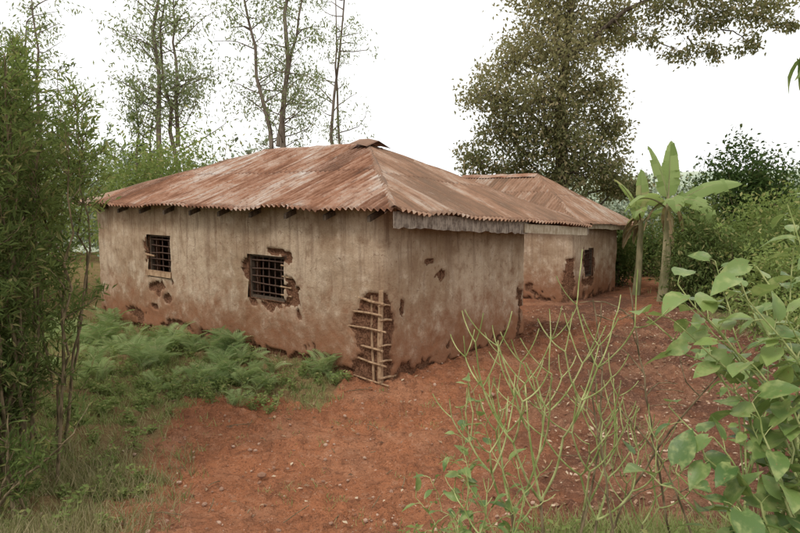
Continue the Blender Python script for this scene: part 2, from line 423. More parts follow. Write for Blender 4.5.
def window(mb, P0, D, out, a, b, c, d, vb=5, hb=4):
    w = .04
    f = lambda s, z, o: P0+D*s+out*o+Z*z
    boxm(mb, f(a-.01, c-.01, -.12), D*w, out*.07, Z*(d-c+.02), 0)
    boxm(mb, f(b-w+.01, c-.01, -.12), D*w, out*.07, Z*(d-c+.02), 0)
    boxm(mb, f(a+w, d-w, -.115), D*(b-a-2*w), out*.06, Z*w, 0)
    boxm(mb, f(a+w, c, -.115), D*(b-a-2*w), out*.06, Z*w, 0)
    for i in range(vb):
        s = a+w+(b-a-2*w)*(i+.7)/(vb+.4); tube(mb, [f(s, c, -.085), f(s+.01, (c+d)/2, -.085), f(s, d, -.085)], .010, 6, 1)
    for i in range(hb):
        z = c+(d-c)*(i+.8)/(hb+.6); tube(mb, [f(a, z, -.068), f((a+b)/2, z+.006, -.066), f(b, z+R.normal()*.01, -.068)], .011, 6, 1)

def rafters(mb, E0, D, length, inward, slope, mat, drop=0., step=.78, off=.06, run=1.2):
    for s in np.arange(.45, length-.3, step):
        room = min(s, length-s)-.15; r = min(run, room)
        if r < .2: continue
        o = E0+D*s+Z*(-.08-drop*s/length)
        boxm(mb, o+inward*off, D*.05, inward*r+Z*slope*r, Z*-.07, mat)

def house1():
    root = empty('mud_house')
    mb = MB()
    w1 = (4.86, 5.62, 1.03, 1.80); w2 = (1.87, 2.70, .95, 1.62)
    wall(mb, C0, Lv, -Rv, 7.5, -.5, 2.37, 2.37, [w1, w2],
         [(2.2, .94, .5, .15, .85), (1.70, 1.12, .18, .24, .95), (2.76, 1.35, .10, .2, .9), (2.0, 1.68, .26, .05, .8), (1.78, 1.62, .14, .12, .9), (1.56, .80, .08, .09, .9),
          (5.3, .90, .38, .12, .95), (5.66, 1.5, .08, .4, .75), (5.05, .72, .2, .12, .95), (5.3, .76, .12, .08, .9),
          (3.4, .22, .9, .12, .7), (4.6, .26, .5, .10, .8), (1.5, .15, .9, .14, .9), (.95, .28, .3, .08, .8), (6.2, .3, .5, .12, .7), (5.5, .5, .16, .05, .9)],
         corner=(-.6, 1.24, .42), seed=21)
    wall(mb, C0, Rv, -Lv, 3.6, -.5, 2.40, 2.12, [],
         [(.45, .15, .3, .15, .9), (1.0, 1.60, .24, .05, .95), (1.25, 1.38, .10, .09, 1.), (.85, .12, .3, .10, 1.), (2.2, .10, .9, .12, .7), (.42, 1.0, .07, .12, .85), (3.5, .6, .10, .4, .8)],
         corner=(-.6, 1.24, .20), seed=33)
    Pb = C0+Rv*3.6; Pl = C0+Lv*7.5
    wall(mb, Pb, Lv, Rv, 7.5, -.5, 2.12, 2.12, [(2.2, 3.05, -.3, 1.8)], [], res=.12, seed=5)
    wall(mb, Pl, Rv, Lv, 3.6, -.5, 2.37, 2.12, [], [], res=.1, seed=6)
    mb.build('walls', [M['wall']], root)
    mb = MB()
    o = C0+(Lv+Rv)*.10; boxm(mb, o-Z*.4, Lv*.6, Rv*.35, Z*2.2, 0)
    mb.build('wall_core', [M['mud']], root)
    mb = MB()
    def pole(pts, r): tube(mb, pts, r, 7, 0, cap=True)
    f = lambda s, t, z: C0+Lv*s+Rv*t+Z*z
    pole([f(.035, .035, -.2), f(.045, .03, .6), f(.03, .04, 1.3)], [.040, .036, .032])
    pole([f(.15, .05, -.2), f(.19, .045, .6), f(.2, .05, 1.22)], [.020, .018, .015])
    for z, a, b in ((1.15, .40, -.06), (1.00, .50, -.03), (.80, .62, -.09), (.55, .36, -.04), (.36, .42, -.10), (.12, .50, -.14)):
        dz = R.normal()*.02
        pole([f(a, .02, z+dz), f(a*.4, .0, z), f(b, -.012, z-.01)], R.uniform(.011, .019))
    for z, b in ((1.12, .2), (.93, .22), (.60, .24), (.40, .22), (.18, .3), (.03, .30)):
        pole([f(-.012, -.06, z), f(.0, .1, z-.005), f(.02, b, z-.03)], R.uniform(.011, .017))
    mb.build('wattle_poles', [M['wood_pole']], root)
    mb = MB()
    window(mb, C0, Lv, -Rv, *w1, vb=3, hb=6); window(mb, C0, Lv, -Rv, *w2, vb=5, hb=5)
    mb.build('window_bars', [M['wood_dark'], M['iron']], root)
    mb = MB()
    boxm(mb, C0+Lv*4.84+Rv*.02+Z*1.06, Lv*.84, -Rv*.045, Z*.10, 0)
    tube(mb, [C0+Lv*5.35-Rv*.02+Z*1.42, C0+Lv*5.62-Rv*.03+Z*1.44], .02, 6, 0, cap=True)
    for s, z in ((1.72, 1.48), (1.70, 1.32), (1.74, 1.17), (1.73, 1.05)):
        tube(mb, [C0+Lv*s+Rv*.03+Z*z, C0+Lv*(s+.22)+Rv*.02+Z*(z+.01)], .013, 6, 0, cap=True)
    mb.build('window_sills', [M['wood_pole']], root)
    E0 = C0-Rv*.25-Lv*.45+Z*2.32
    E1 = E0+Lv*8.4; E3 = E0+Rv*5.35; E3[2] = 1.95; E2 = E1+Rv*5.35; E2[2] = 1.95
    A0 = E0+Rv*2.67+Lv*2.9; A0[2] = 3.36; A1 = E0+Rv*2.67+Lv*5.75; A1[2] = 3.36
    mb = MB()
    roof_face(mb, E0, E1, [A0, A1], 0, 1); roof_face(mb, E0, E3, [A0], 1, 2)
    roof_face(mb, E2, E3, [A1, A0], 0, 3); roof_face(mb, E1, E2, [A1], 0, 4)
    ridge_cap(mb, A0+Lv*-.05, A1, .16, .02, 0, 3)
    for E, A in ((E0, A0), (E3, A0), (E1, A1), (E2, A1)): ridge_cap(mb, E+(A-E)*.02, A, .11, .010, 1, 6, 20)
    s = Rv; pts = []
    for i, x in enumerate((-.30, -.14, 0, .14, .32)):
        for t in (-.26, -.02, .2): pts.append(A0+s*x+Lv*t+Z*(.11-abs(x)*.36-.25*max(0, -t-.05)))
    mb.add(pts, [[i*3+j, i*3+j+1, i*3+j+4, i*3+j+3] for i in range(4) for j in range(2)], 1, .5, [[i*.2, j*.2, 50] for i in range(5) for j in range(3)], True)
    mb.build('roof', [M['roof'], M['roof2']], root)
    mb = MB(); dn = Z*.03
    mid = E0+(E3-E0)*.60
    plank(mb, E0+Lv*.03-dn*.4+Rv*.02, mid+Lv*.03-dn*.4, .19, .02, Lv, 0, 40, .009)
    plank(mb, mid+Lv*.01-dn*1.2-Rv*.15, E3+Lv*.01-dn*1.2-Rv*.03, .14, .022, Lv, 1, 14, .004)
    plank(mb, E3-dn, E2-dn, .14, .02, -Rv, 0, 20)
    rafters(mb, E0, Lv, 8.4, Rv, .37, 2)
    rafters(mb, E0, Rv, 5.3, Lv, .33, 2, drop=.37, step=.7)
    boxm(mb, C0+Rv*3.62+Z*2.0-Lv*.05, Rv*1.15-Z*.04, Lv*.07, Z*.09, 2)
    boxm(mb, C0+Rv*4.72+Z*1.90, Lv*7.0, Rv*.07, Z*.08, 2)
    for q in (2.0, 4.6, 6.9): tube(mb, [C0+Rv*4.74+Lv*q-Z*.3, C0+Rv*4.76+Lv*q+Z*1.94], .05, 8, 2)
    mb.build('fascia_and_rafters', [M['wood_grey'], M['wood_new'], M['wood_dark']], root)
house1()

def house2():
    root = empty('mud_house')
    mb = MB(); w = (.85, 1.42, .25, 1.02)
    wall(mb, C1, Lv, -Rv, 6.0, -.8, 1.86, 1.86, [], [(.1, .1, .16, .6, 1.), (1.2, -.1, .15, .2, .8)], corner=(-.9, .78, .18), res=.045, seed=41)
    wall(mb, C1, Rv, -Lv, 3.0, -.8, 1.86, 1.66, [w], [(1.1, .12, .4, .12, .9), (.8, .7, .08, .4, .9), (1.48, .6, .08, .4, .8), (.05, .1, .2, .7, 1.)], corner=(-.9, .78, .2), res=.045, seed=43)
    wall(mb, C1+Rv*3.0, Lv, Rv, 6., -.8, 1.66, 1.66, [], [], res=.12, seed=5)
    wall(mb, C1+Lv*6, Rv, Lv, 3., -.8, 1.86, 1.66, [], [], res=.12, seed=6)
    boxm(mb, C1+(Lv+Rv)*.09-Z*.8, Lv*.4, Rv*.3, Z*1.8, 0, .9)
    mb.build('walls', [M['wall']], root)
    mb = MB(); window(mb, C1, Rv, -Lv, *w, vb=4, hb=4); mb.build('window_bars', [M['wood_dark'], M['iron']], root)
    E0 = C1-Rv*.3-Lv*.32+Z*1.80; E1 = E0+Lv*7.0; E3 = E0+Rv*4.3; E3[2] = 1.56; E2 = E1+Rv*4.3; E2[2] = 1.56
    A0 = E0+Rv*2.1+Lv*2.3; A0[2] = 3.08; A1 = E0+Rv*2.1+Lv*5.0; A1[2] = 3.08
    mb = MB()
    roof_face(mb, E0, E1, [A0, A1], 1, 11); roof_face(mb, E0, E3, [A0], 1, 12)
    roof_face(mb, E2, E3, [A1, A0], 0, 13); roof_face(mb, E1, E2, [A1], 0, 14)
    ridge_cap(mb, A0, A1, .18, .03, 0, 3)
    for E, A in ((E0, A0), (E3, A0), (E1, A1), (E2, A1)): ridge_cap(mb, E, A, .12, .01, 1, 6)
    mb.build('roof', [M['roof'], M['roof2']], root)
    mb = MB()
    plank(mb, E0+Lv*.03-Z*.02, E3+Lv*.03-Z*.02, .13, .02, Lv, 0, 20)
    plank(mb, E3-Z*.02, E2-Z*.02, .12, .02, -Rv, 0, 20)
    rafters(mb, E0, Rv, 4.2, Lv, .5, 1, drop=.24, step=.7)
    mb.build('fascia_and_rafters', [M['wood_new'], M['wood_dark']], root)
house2()

# ------------------------------------------------------------------ vegetation
def curve(a, b, n=6, bow=.1, jit=.02):
    a, b = np.array(a, float), np.array(b, float); q = np.linspace(0, 1, n)[:, None]
    off = R.normal(size=3)*bow*np.linalg.norm(b-a)
    return a+(b-a)*q+off*np.sin(np.pi*q)+R.normal(size=(n, 3))*jit*np.linalg.norm(b-a)*np.sin(np.pi*q)

def crown(mb, clumps, origin, per_sub=40, subs=30, L=.13, W=.06, lm=1, bm=0, droop=.2, limb=.07, sig=.22, tonef=None, up=.6):
    for c, r in clumps:
        c = np.array(c, float); r = np.array(r, float)*np.ones(3)
        o = np.array(origin(c) if callable(origin) else origin, float)
        tube(mb, curve(o, c, 7, .12), np.linspace(limb, limb*.3, 7), 6, bm)
        k = int(subs*(r.prod()**(2/3)))+5
        d = nrm(R.normal(size=(k, 3)))*(R.uniform(0, 1, (k, 1))**.42)
        S = c+d*r
        for s_ in S[::2]: tube(mb, curve(c+(s_-c)*.15, s_, 4, .15), [limb*.28, limb*.2, limb*.13, limb*.05], 4, bm)
        t = R.uniform(0, 1, k)
        P = np.repeat(S, per_sub, 0)+R.normal(size=(k*per_sub, 3))*(r.mean()*sig)*np.array([1, 1, .75])
        tn = np.repeat(t, per_sub)*.6+R.uniform(0, .4, len(P))
        if tonef is not None: tn = np.clip(tn*.45+tonef(P)*.6, 0, 1)
        leaves(mb, P, L, W, lm, tn, droop, up)

def at(az, el, y): return np.array([az*y, y, 2.5+el*y])

def big_tree():
    mb = MB(); y = 24.5
    base = np.array([6.0, y, -1.4])
    tr = np.array([base, [5.9, y, 1], [6.1, y+.1, 3.2], [5.9, y, 5.5], [6.1, y, 8.], [6.4, y, 11.]])
    tube(mb, tr, [.36, .3, .26, .2, .14, .06], 10, 0)
    cl = []
    for az, el, r, dy in [(.23,.262,1.5,0), (.17,.20,1.2,.6), (.25,.21,1.4,-.6), (.31,.25,1.2,.4), (.14,.15,1.1,0), (.21,.145,1.4,-.8), (.285,.155,1.2,.3),
                          (.16,.095,1.1,.3), (.235,.085,1.4,-.5), (.31,.10,1.0,.4), (.12,.05,.85,0), (.18,.045,1.1,.6), (.255,.035,1.2,-.4), (.315,.045,1.0,0), (.33,.015,.8,.5), (.19,.32,1.5,0), (.29,.34,1.6,0), (.36,.01,.6,.9)]:
        cl.append((at(az, el, y+dy), (r, r, r*.78)))
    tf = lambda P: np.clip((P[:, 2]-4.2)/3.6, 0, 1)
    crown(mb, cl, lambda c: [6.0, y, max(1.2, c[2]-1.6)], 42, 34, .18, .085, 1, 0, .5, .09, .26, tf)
    limb = np.array([[6.1, y, 7.4], [8.0, y-.6, 9.0], [10.2, y-1.2, 9.9], [12.6, y-1.6, 9.9], [14.4, y-2, 9.3]])
    tube(mb, limb, [.10, .08, .06, .04, .02], 6, 0)
    cl2 = [(at(az, el, y-1.2), (r, r, r*.6)) for az, el, r in [(.39,.28,.9), (.44,.255,.8), (.48,.27,.8), (.53,.265,.8), (.56,.28,.7), (.47,.215,.5), (.42,.21,.6), (.40,.31,1.), (.5,.30,.8), (.36,.24,.7), (.52,.225,.5), (.57,.25,.4), (.45,.30,.9)]]
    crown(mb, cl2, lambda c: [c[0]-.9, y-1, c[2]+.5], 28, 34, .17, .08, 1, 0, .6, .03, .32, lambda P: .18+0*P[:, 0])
    mb.build('large_tree', [M['bark'], M['leaf_olive']])
big_tree()

def slender_tree(base, h, lean, spread, n=26, forks=2, mat='leaf_far', L=.2, z0=.35, per=36, tr=.13):
    mb = MB(); base = np.array(base, float)
    for k in range(forks):
        top = base+np.array([lean+R.normal()*spread*.45*(k > 0), R.normal()*.4, h*(1-.12*k)])
        st = base if k == 0 else base+(top0-base)*R.uniform(.25, .4)
        P = curve(st, top, 10, .02, .008)
        if k == 0: top0 = top
        tube(mb, P, np.linspace(tr if k == 0 else tr*.6, .02, 10), 7, 0)
        for i in range(n):
            q = R.uniform(z0 if k == 0 else .1, 1); j = int(q*9); p = P[min(j, 8)]+(P[min(j, 8)+1]-P[min(j, 8)])*(q*9-j)
            a = R.uniform(0, 6.28); ln = spread*R.uniform(.4, 1)*(1.1-.5*q)
            e = p+np.array([math.cos(a)*ln, math.sin(a)*ln, ln*R.uniform(.1, .8)])
            B = curve(p, e, 5, .12); tube(mb, B, np.linspace(.03, .008, 5), 4, 0)
            m = 5; S = B[R.randint(2, 5, m)]+R.normal(size=(m, 3))*ln*.2
            PP = np.repeat(S, per//3, 0)+R.normal(size=(m*(per//3), 3))*.12*spread*.7
            leaves(mb, PP, L, L*.32, 1, R.uniform(0, 1, len(PP)), .9, .3)
    return mb.build('slender_tree', [M['bark_pale'], M[mat]])
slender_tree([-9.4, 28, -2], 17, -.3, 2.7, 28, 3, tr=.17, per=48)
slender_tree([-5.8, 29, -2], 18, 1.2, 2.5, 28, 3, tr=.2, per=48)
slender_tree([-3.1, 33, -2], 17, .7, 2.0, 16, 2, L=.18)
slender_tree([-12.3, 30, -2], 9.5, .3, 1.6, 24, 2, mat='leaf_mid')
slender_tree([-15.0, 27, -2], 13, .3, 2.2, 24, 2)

def bush(name, c, r, nsub, per, L, W, mat, stem='twig', sig=.16, droop=.1, shell=.5, tones=(0, 1)):
    mb = MB(); c = np.array(c, float); r = np.array(r, float)
    g0 = float(gh(c[0], c[1])); base = np.array([c[0], c[1], g0-.05])
    ax = nrm(R.normal(size=(nsub, 3)))*(R.uniform(0, 1, (nsub, 1))**shell)
    lump = 1+.4*np.sin(ax[:, 0:1]*5+c[0])*np.cos(ax[:, 1:2]*4+ax[:, 2:3]*5+c[1])
    S = c+ax*r*lump; S = S[S[:, 2] > g0+.05]
    for s_ in S[::6]: tube(mb, curve(base+R.normal(size=3)*[r[0]*.25, r[1]*.25, 0], s_, 5, .08), np.linspace(.025, .006, 5), 4, 0)
    P = np.repeat(S, per, 0)+R.normal(size=(len(S)*per, 3))*r.mean()*sig
    P = P[P[:, 2] > g0]
    t = np.clip(vn(P[:, 0]*2.2, P[:, 2]*2.2+P[:, 1], 2)*.6+R.uniform(0, .4, len(P)), 0, 1)
    leaves(mb, P, L, W, 1, tones[0]+t*(tones[1]-tones[0]), droop, .9)
    return mb.build(name, [M[stem], M[mat]])

bush('round_tree', [13.9, 26, 2.4], [1.8, 1.7, 1.9], 220, 45, .19, .10, 'leaf_dark')
bush('hedge_bush', [9.4, 15.5, .8], [1.4, 1.3, 1.2], 190, 45, .14, .065, 'leaf_mid')
bush('hedge_bush', [6.9, 20.6, .55], [.7, .9, 1.1], 90, 40, .14, .07, 'leaf_mid')
bush('hedge_bush', [8.6, 19.0, 1.2], [1.0, 1.0, 1.6], 140, 45, .15, .065, 'leaf_shrub')
bush('hedge_bush', [7.45, 16.0, .6], [.7, .75, 1.35], 170, 45, .16, .05, 'leaf_shrub', droop=.6)
bush('hedge_bush', [7.5, 12.2, .5], [1.3, 1.2, .9], 190, 50, .11, .055, 'leaf_bright')
bush('hedge_bush', [10.8, 18.5, 1.1], [1.9, 1.4, 1.4], 170, 45, .15, .07, 'leaf_bright')
bush('hedge_bush', [11.5, 13.5, .9], [2.0, 1.6, 1.4], 170, 45, .14, .07, 'leaf_mid')
bush('hedge_bush', [6.6, 9.3, .35], [1.2, 1.2, .8], 180, 50, .09, .05, 'leaf_bright')
bush('hedge_bush', [13.5, 21, 1.2], [2.0, 1.6, 1.5], 160, 40, .16, .07, 'leaf_mid')
bush('hedge_bush', [9.0, 23.5, .5], [1.3, 1.4, 1.4], 160, 40, .16, .07, 'leaf_mid')
bush('hedge_bush', [-8.4, 12.3, .9], [1.5, 1.4, 1.8], 200, 45, .14, .05, 'leaf_mid')
bush('hedge_bush', [-10.5, 17, 1.6], [2.2, 2, 2.6], 220, 50, .16, .06, 'leaf_bright')
bush('hedge_bush', [-8.3, 22, 2.4], [2.4, 2, 2.0], 220, 45, .18, .07, 'leaf_bright')

def distant():
    mb = MB(); S = []
    for i in range(190):
        az = R.uniform(-.85, .85); y = R.uniform(42, 85)
        hgt = R.uniform(4.6, 7.2)*(1+.35*sst(-.05, -.4, az)); r = R.uniform(1.6, 3.4)
        g0 = float(gh(az*y, y))
        k = 26
        d = nrm(R.normal(size=(k, 3)))*(R.uniform(0, 1, (k, 1))**.5)
        S.append(np.array([az*y, y, g0+hgt*.55])+d*np.array([r, r, hgt*.5]))
        if i % 4 == 0: tube(mb, [[az*y, y, g0], [az*y, y, g0+hgt*.6]], [.2, .1], 5, 0)
    S = np.concatenate(S); P = np.repeat(S, 20, 0)+R.normal(size=(len(S)*20, 3))*.5
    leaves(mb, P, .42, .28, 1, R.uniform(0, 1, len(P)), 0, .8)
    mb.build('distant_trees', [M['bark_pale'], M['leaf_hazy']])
distant()

def banana(base, h, spec, name='banana_plant', r0=.13, dry=5):
    mb = MB(); base = np.array(base, float)
    st = curve(base, base+[.06, 0, h], 8, .01, .004); tube(mb, st, np.linspace(r0, r0*.5, 8), 10, 0)
    spec = [(*q, 1) for q in spec]+[(R.uniform(0, 6.28), .2, -1.5, R.uniform(.9, 1.3), .12, 2) for _ in range(dry)]
    for (a, e0, e1, Ln, w, mt) in spec:
        o = st[-1]+Z*R.uniform(-.2, .05)*(1 if mt == 1 else 2.5); dirh = np.array([math.cos(a), math.sin(a), 0]); m = 26
        pts = [o]
        for i in range(m):
            an = e0+(e1-e0)*((i/m)**(1.5 if mt == 1 else .5))
            pts.append(pts[-1]+(dirh*math.cos(an)+Z*math.sin(an))*Ln/m)
        pts = np.array(pts); tube(mb, pts, np.linspace(.028, .005, m+1), 5, 0)
        roll = R.uniform(-.7, .7); sd0 = nrm(np.cross(dirh, Z))
        for sg in (-1, 1):
            i = 3
            while i < m:
                stp = R.randint(1, 7); j = min(m, i+stp); tilt = R.uniform(-.1, .55); cut = R.uniform(.75, 1.1)
                V = []
                for q in range(i, j+1):
                    u = (q-3)/(m-3); ww = cut*w*(math.sin(math.pi*min(1, max(0, u))**.75)**.6*.9+.1)*(1 if u < .98 else .3)
                    tg = nrm(pts[min(q+1, m)]-pts[max(q-1, 0)]); nv = nrm(np.cross(sd0, tg)); side = sd0*math.cos(roll)+nv*math.sin(roll); nv = nrm(np.cross(side, tg))
                    V += [pts[q]+nv*.01, pts[q]+side*sg*ww*.55+nv*.12*ww, pts[q]+side*sg*ww-nv*ww*tilt+tg*.04*(1 if q == j else 0)]
                c = j-i+1
                mb.add(V, [[x*3+y_, x*3+y_+1, x*3+y_+4, x*3+y_+3] for x in range(c-1) for y_ in range(2)], mt, R.uniform(.3, 1), smooth=True)
                i = j
    mb.build(name, [M['banana_stem'], M['banana'], M['banana_dry']])
banana([7.05, 17.3, -.45], 2.7, [(-.15, .75, -.2, 2.0, .32), (2.9, 1.35, 1.0, 1.6, .26), (1.2, 1.5, 1.3, 1.7, .24), (3.5, .6, -1.1, 1.6, .26), (-.9, .3, -1.2, 1.4, .28), (-1.8, .5, -1.2, 1.3, .26)], r0=.15)
banana([6.75, 18.4, -.45], 2.3, [(3.0, 1.3, .6, 1.5, .24), (1.5, 1.5, 1.35, 1.4, .2), (-.6, .9, -.9, 1.3, .24), (4.2, .8, -.9, 1.2, .22)], r0=.12)
banana([8.3, 17.6, -.4], 1.5, [(.5, 1.0, -.5, 1.4, .24), (2.5, 1.2, .3, 1.4, .24), (-1.5, 1.1, -.5, 1.3, .22), (1.6, 1.45, 1.1, 1.3, .2)], r0=.11)
banana([9.9, 11.8, -.1], 1.5, [(3.4, 1.1, .1, 1.4, .24), (2.6, 1.3, .5, 1.3, .2), (1.2, 1.5, 1.2, 1.3, .18), (-1., .9, -.7, 1.3, .2), (4.2, .9, -.6, 1.2, .2)])

def left_shrub(cx, cy, w, n, h0, h1, nm='tall_shrub', mat='leaf_shrub', dens=1., low=.12, L=.085, W=.02, lean=.05, lm=1.):
    mb = MB()
    for i in range(n):
        x = cx+R.uniform(-w, w); y = cy+R.uniform(-w, w)*.8; g0 = float(gh(x, y)); h = R.uniform(h0, h1)
        b = np.array([x, y, g0-.05]); t = b+[R.normal()*.25+lean, R.normal()*.2, h]
        P = curve(b, t, 12, .03, .012); tube(mb, P, np.linspace(.016, .004, 12), 5, 0)
        nt = int(26*h/3*dens)
        for k in range(nt):
            q = R.uniform(low, 1)**.85; j = min(10, int(q*11)); p = P[j]+(P[j+1]-P[j])*(q*11-j)
            a = R.uniform(0, 6.28); ln = R.uniform(.2, .5)*(1.15-.6*q)
            e = p+np.array([math.cos(a)*ln*.75, math.sin(a)*ln*.75, ln*R.uniform(.3, 1.)])
            B = curve(p, e, 4, .12); tube(mb, B, [.005, .004, .003, .002], 3, 0)
            m = int(46*ln/.4*lm); u = R.uniform(.1, 1.05, m)[:, None]
            PP = p+(e-p)*u+R.normal(size=(m, 3))*.035
            tn = np.clip(R.uniform(0, .45)+R.uniform(0, .5, m)+.25*(q-.4), 0, 1)
            leaves(mb, PP, L, W, 1, tn, .05, .6, dirs=nrm(e-p)[None]*.9)
    mb.build(nm, [M['twig'], M[mat]])
left_shrub(-3.24, 5.0, .42, 22, 2.5, 3.4)
left_shrub(-3.85, 4.5, .6, 16, 2.5, 3.4)
left_shrub(-4.7, 5.9, .9, 20, 2.8, 4.2)
left_shrub(-3.45, 5.9, .3, 8, 3.1, 4.0, mat='leaf_bright', low=.55, lean=.12, dens=1.1)
left_shrub(-4.0, 5.6, .4, 9, 3.2, 4.2, mat='leaf_bright', low=.6, lean=0.1)
left_shrub(-4.6, 7.6, .6, 10, 3.0, 4.2, mat='leaf_mid')
left_shrub(-2.85, 4.4, .3, 8, .4, .9, low=.1, mat='leaf_mid', lm=.7)

def fern_template():
    T = []; F = []; n = 19
    def rp(u): return np.array([u*.86, 0, .42*math.sin(u*2.5)*.62-.22*u*u])
    for i in range(n):
        u = .12+.86*i/(n-1); p = rp(u); ln = .25*math.sin(math.pi*(.16+.84*(1-u)))**.8+.02; wd = .013
        for sg in (-1, 1):
            k = len(T); dirx = .5*ln
            T += [tuple(p+[-wd, 0, 0]), tuple(p+[dirx*.5-wd, sg*ln*.55, -.02]), tuple(p+[dirx, sg*ln, -.06]), tuple(p+[dirx*.5+wd, sg*ln*.5, -.02])]
            F.append([k, k+1, k+2, k+3])
    for i in range(6):
        k = len(T); a = rp(i/6); b = rp((i+1)/6); w = .008
        T += [tuple(a+[0, w, 0]), tuple(a-[0, w, 0]), tuple(b-[0, w, 0]), tuple(b+[0, w, 0])]; F.append([k, k+1, k+2, k+3])
    return T, F
FERN = fern_template()
def ferns():
    mb = MB(); n = 105; k = 0; O = []; D = []; S = []; TN = []
    while k < n:
        s = R.uniform(.45, 7.6); d = R.uniform(.1, 1.2+1.4*min(1, s/4.5))
        if fbm(s*1.5, d*1.8, 17) < .46: continue
        p = C0+Lv*s-Rv*d; g0 = float(gh(p[0], p[1])); k += 1
        sz = R.uniform(.26, .58)*(1.05-.15*d)*(.7+.3*sst(.5, 3, s)); tn = R.uniform(0, 1)
        for j in range(R.randint(5, 9)):
            a = R.uniform(0, 6.28); O.append([p[0]+R.normal()*.03, p[1]+R.normal()*.03, g0]); D.append([math.cos(a), math.sin(a), R.uniform(.5, 1.9)]); S.append(sz*R.uniform(.6, 1.2)); TN.append(np.clip(tn+R.normal()*.3, 0, 1))
    A, B, N = frame(np.array(D), 2.5); S = np.array(S)
    inst(mb, FERN[0], FERN[1], np.array(O), A, B, N, S, S, 0, np.array(TN))
    mb.build('fern_bed', [M['fern']])
ferns()

BL = [(0,-.5,0), (0,.5,0), (.4,.4,.03), (.4,-.4,.03), (.8,.22,-.05), (.8,-.22,-.05), (1,0,-.16)]
def grass(name, N_, xr, yr, maskf, L, W, mat, up=1.2, k=7):
    x = R.uniform(*xr, N_); y = R.uniform(*yr, N_); m = maskf(x, y); keep = R.uniform(0, 1, N_) < m
    x, y = x[keep], y[keep]; n = len(x)
    P = np.column_stack([x, y, gh(x, y)-.01]); P = np.repeat(P, k, 0)+R.normal(size=(n*k, 3))*[.025, .025, 0]
    d = R.normal(size=(len(P), 3))*.55; d[:, 2] = up
    A, B, N = frame(d, .2); s = R.uniform(.4, 1.25, len(P))*np.repeat(R.uniform(.6, 1.3, n), k)
    T = np.array(BL); mb = MB(); tn = R.uniform(0, 1, len(P))
    inst(mb, T, [[0,1,2,3], [3,2,4,5]], P, A, B, N, L*s, W, 0, tn)
    inst(mb, T[[5, 4, 6]], [[0,1,2]], P, A, B, N, L*s, W, 0, tn)
    mb.build(name, [M[mat]])
clump = lambda x, y: sst(.42, .6, fbm(x*1.7, y*1.7, 31))
infront = lambda x, y: (wallcoords(x, y)[1] > .02)
grass('grass', 26000, (-7, 0), (4.6, 15), lambda x, y: vegmask(x, y)*(.2+.8*clump(x, y))*infront(x, y), .12, .008, 'grass', k=6)
grass('grass', 8000, (-4.8, -1.5), (2.6, 6), lambda x, y: vegmask(x, y)*(.15+.85*clump(x, y)), .19, .007, 'drygrass', k=6)
grass('grass', 7000, (3.2, 14), (7, 22), lambda x, y: vegmask(x, y)*clump(x, y)*sst(4.2, 5.5, x-.2*(y-8)), .16, .011, 'grass', k=5)
grass('grass', 3600, (-2.6, 3), (4.2, 9), lambda x, y: .4*sst(.53, .7, fbm(x*2.2, y*2.2, 5)), .06, .006, 'grass', k=5)
grass('grass', 2500, (.3, 3), (2.8, 4.2), lambda x, y: clump(x, y)*.9, .20, .007, 'grass', k=6)

def weeds(name, pts, h, L, W, mat, nst=(5, 9), T=DIAM, nl=9, stem='green_stem', r=.004, spread=.35):
    mb = MB()
    for (x, y) in pts:
        g0 = float(gh(x, y)); b = np.array([x, y, g0-.02]); sz = R.uniform(.4, 1.15)
        for k in range(R.randint(*nst)):
            hh = h*R.uniform(.5, 1.15)*sz; t = b+[R.normal()*spread*hh, R.normal()*spread*hh, hh]
            P = curve(b, t, 6, .1); tube(mb, P, np.linspace(r, r*.4, 6), 4, 0)
            u = np.linspace(.25, 1, nl); j = np.minimum((u*5).astype(int), 4); PP = P[j]+(P[j+1]-P[j])*(u*5-j)[:, None]
            a = np.arange(nl)*2.4+R.uniform(0, 6); d = np.column_stack([np.cos(a), np.sin(a), np.full(nl, .25)])
            leaves(mb, PP, L, W, 1, R.uniform(.2, 1, nl), 0, 1.6, T, d, .3)
    mb.build(name, [M[stem], M[mat]])
wp = []
for i in range(130):
    s = R.uniform(.4, 7.3); d = R.uniform(.1, 1.2+1.9*min(1, s/5)); p = C0+Lv*s-Rv*d; wp.append((p[0], p[1]))
weeds('weed_patch', wp, .24, .055, .028, 'leaf_bright')
wp = []
while len(wp) < 140:
    x, y = R.uniform(-4, -1.3), R.uniform(3.9, 8.5)
    if vegmask(x, y)*(.3+.7*clump(x, y)) > R.uniform(.1, .9): wp.append((x, y))
weeds('weed_patch', wp, .20, .055, .028, 'leaf_bright')

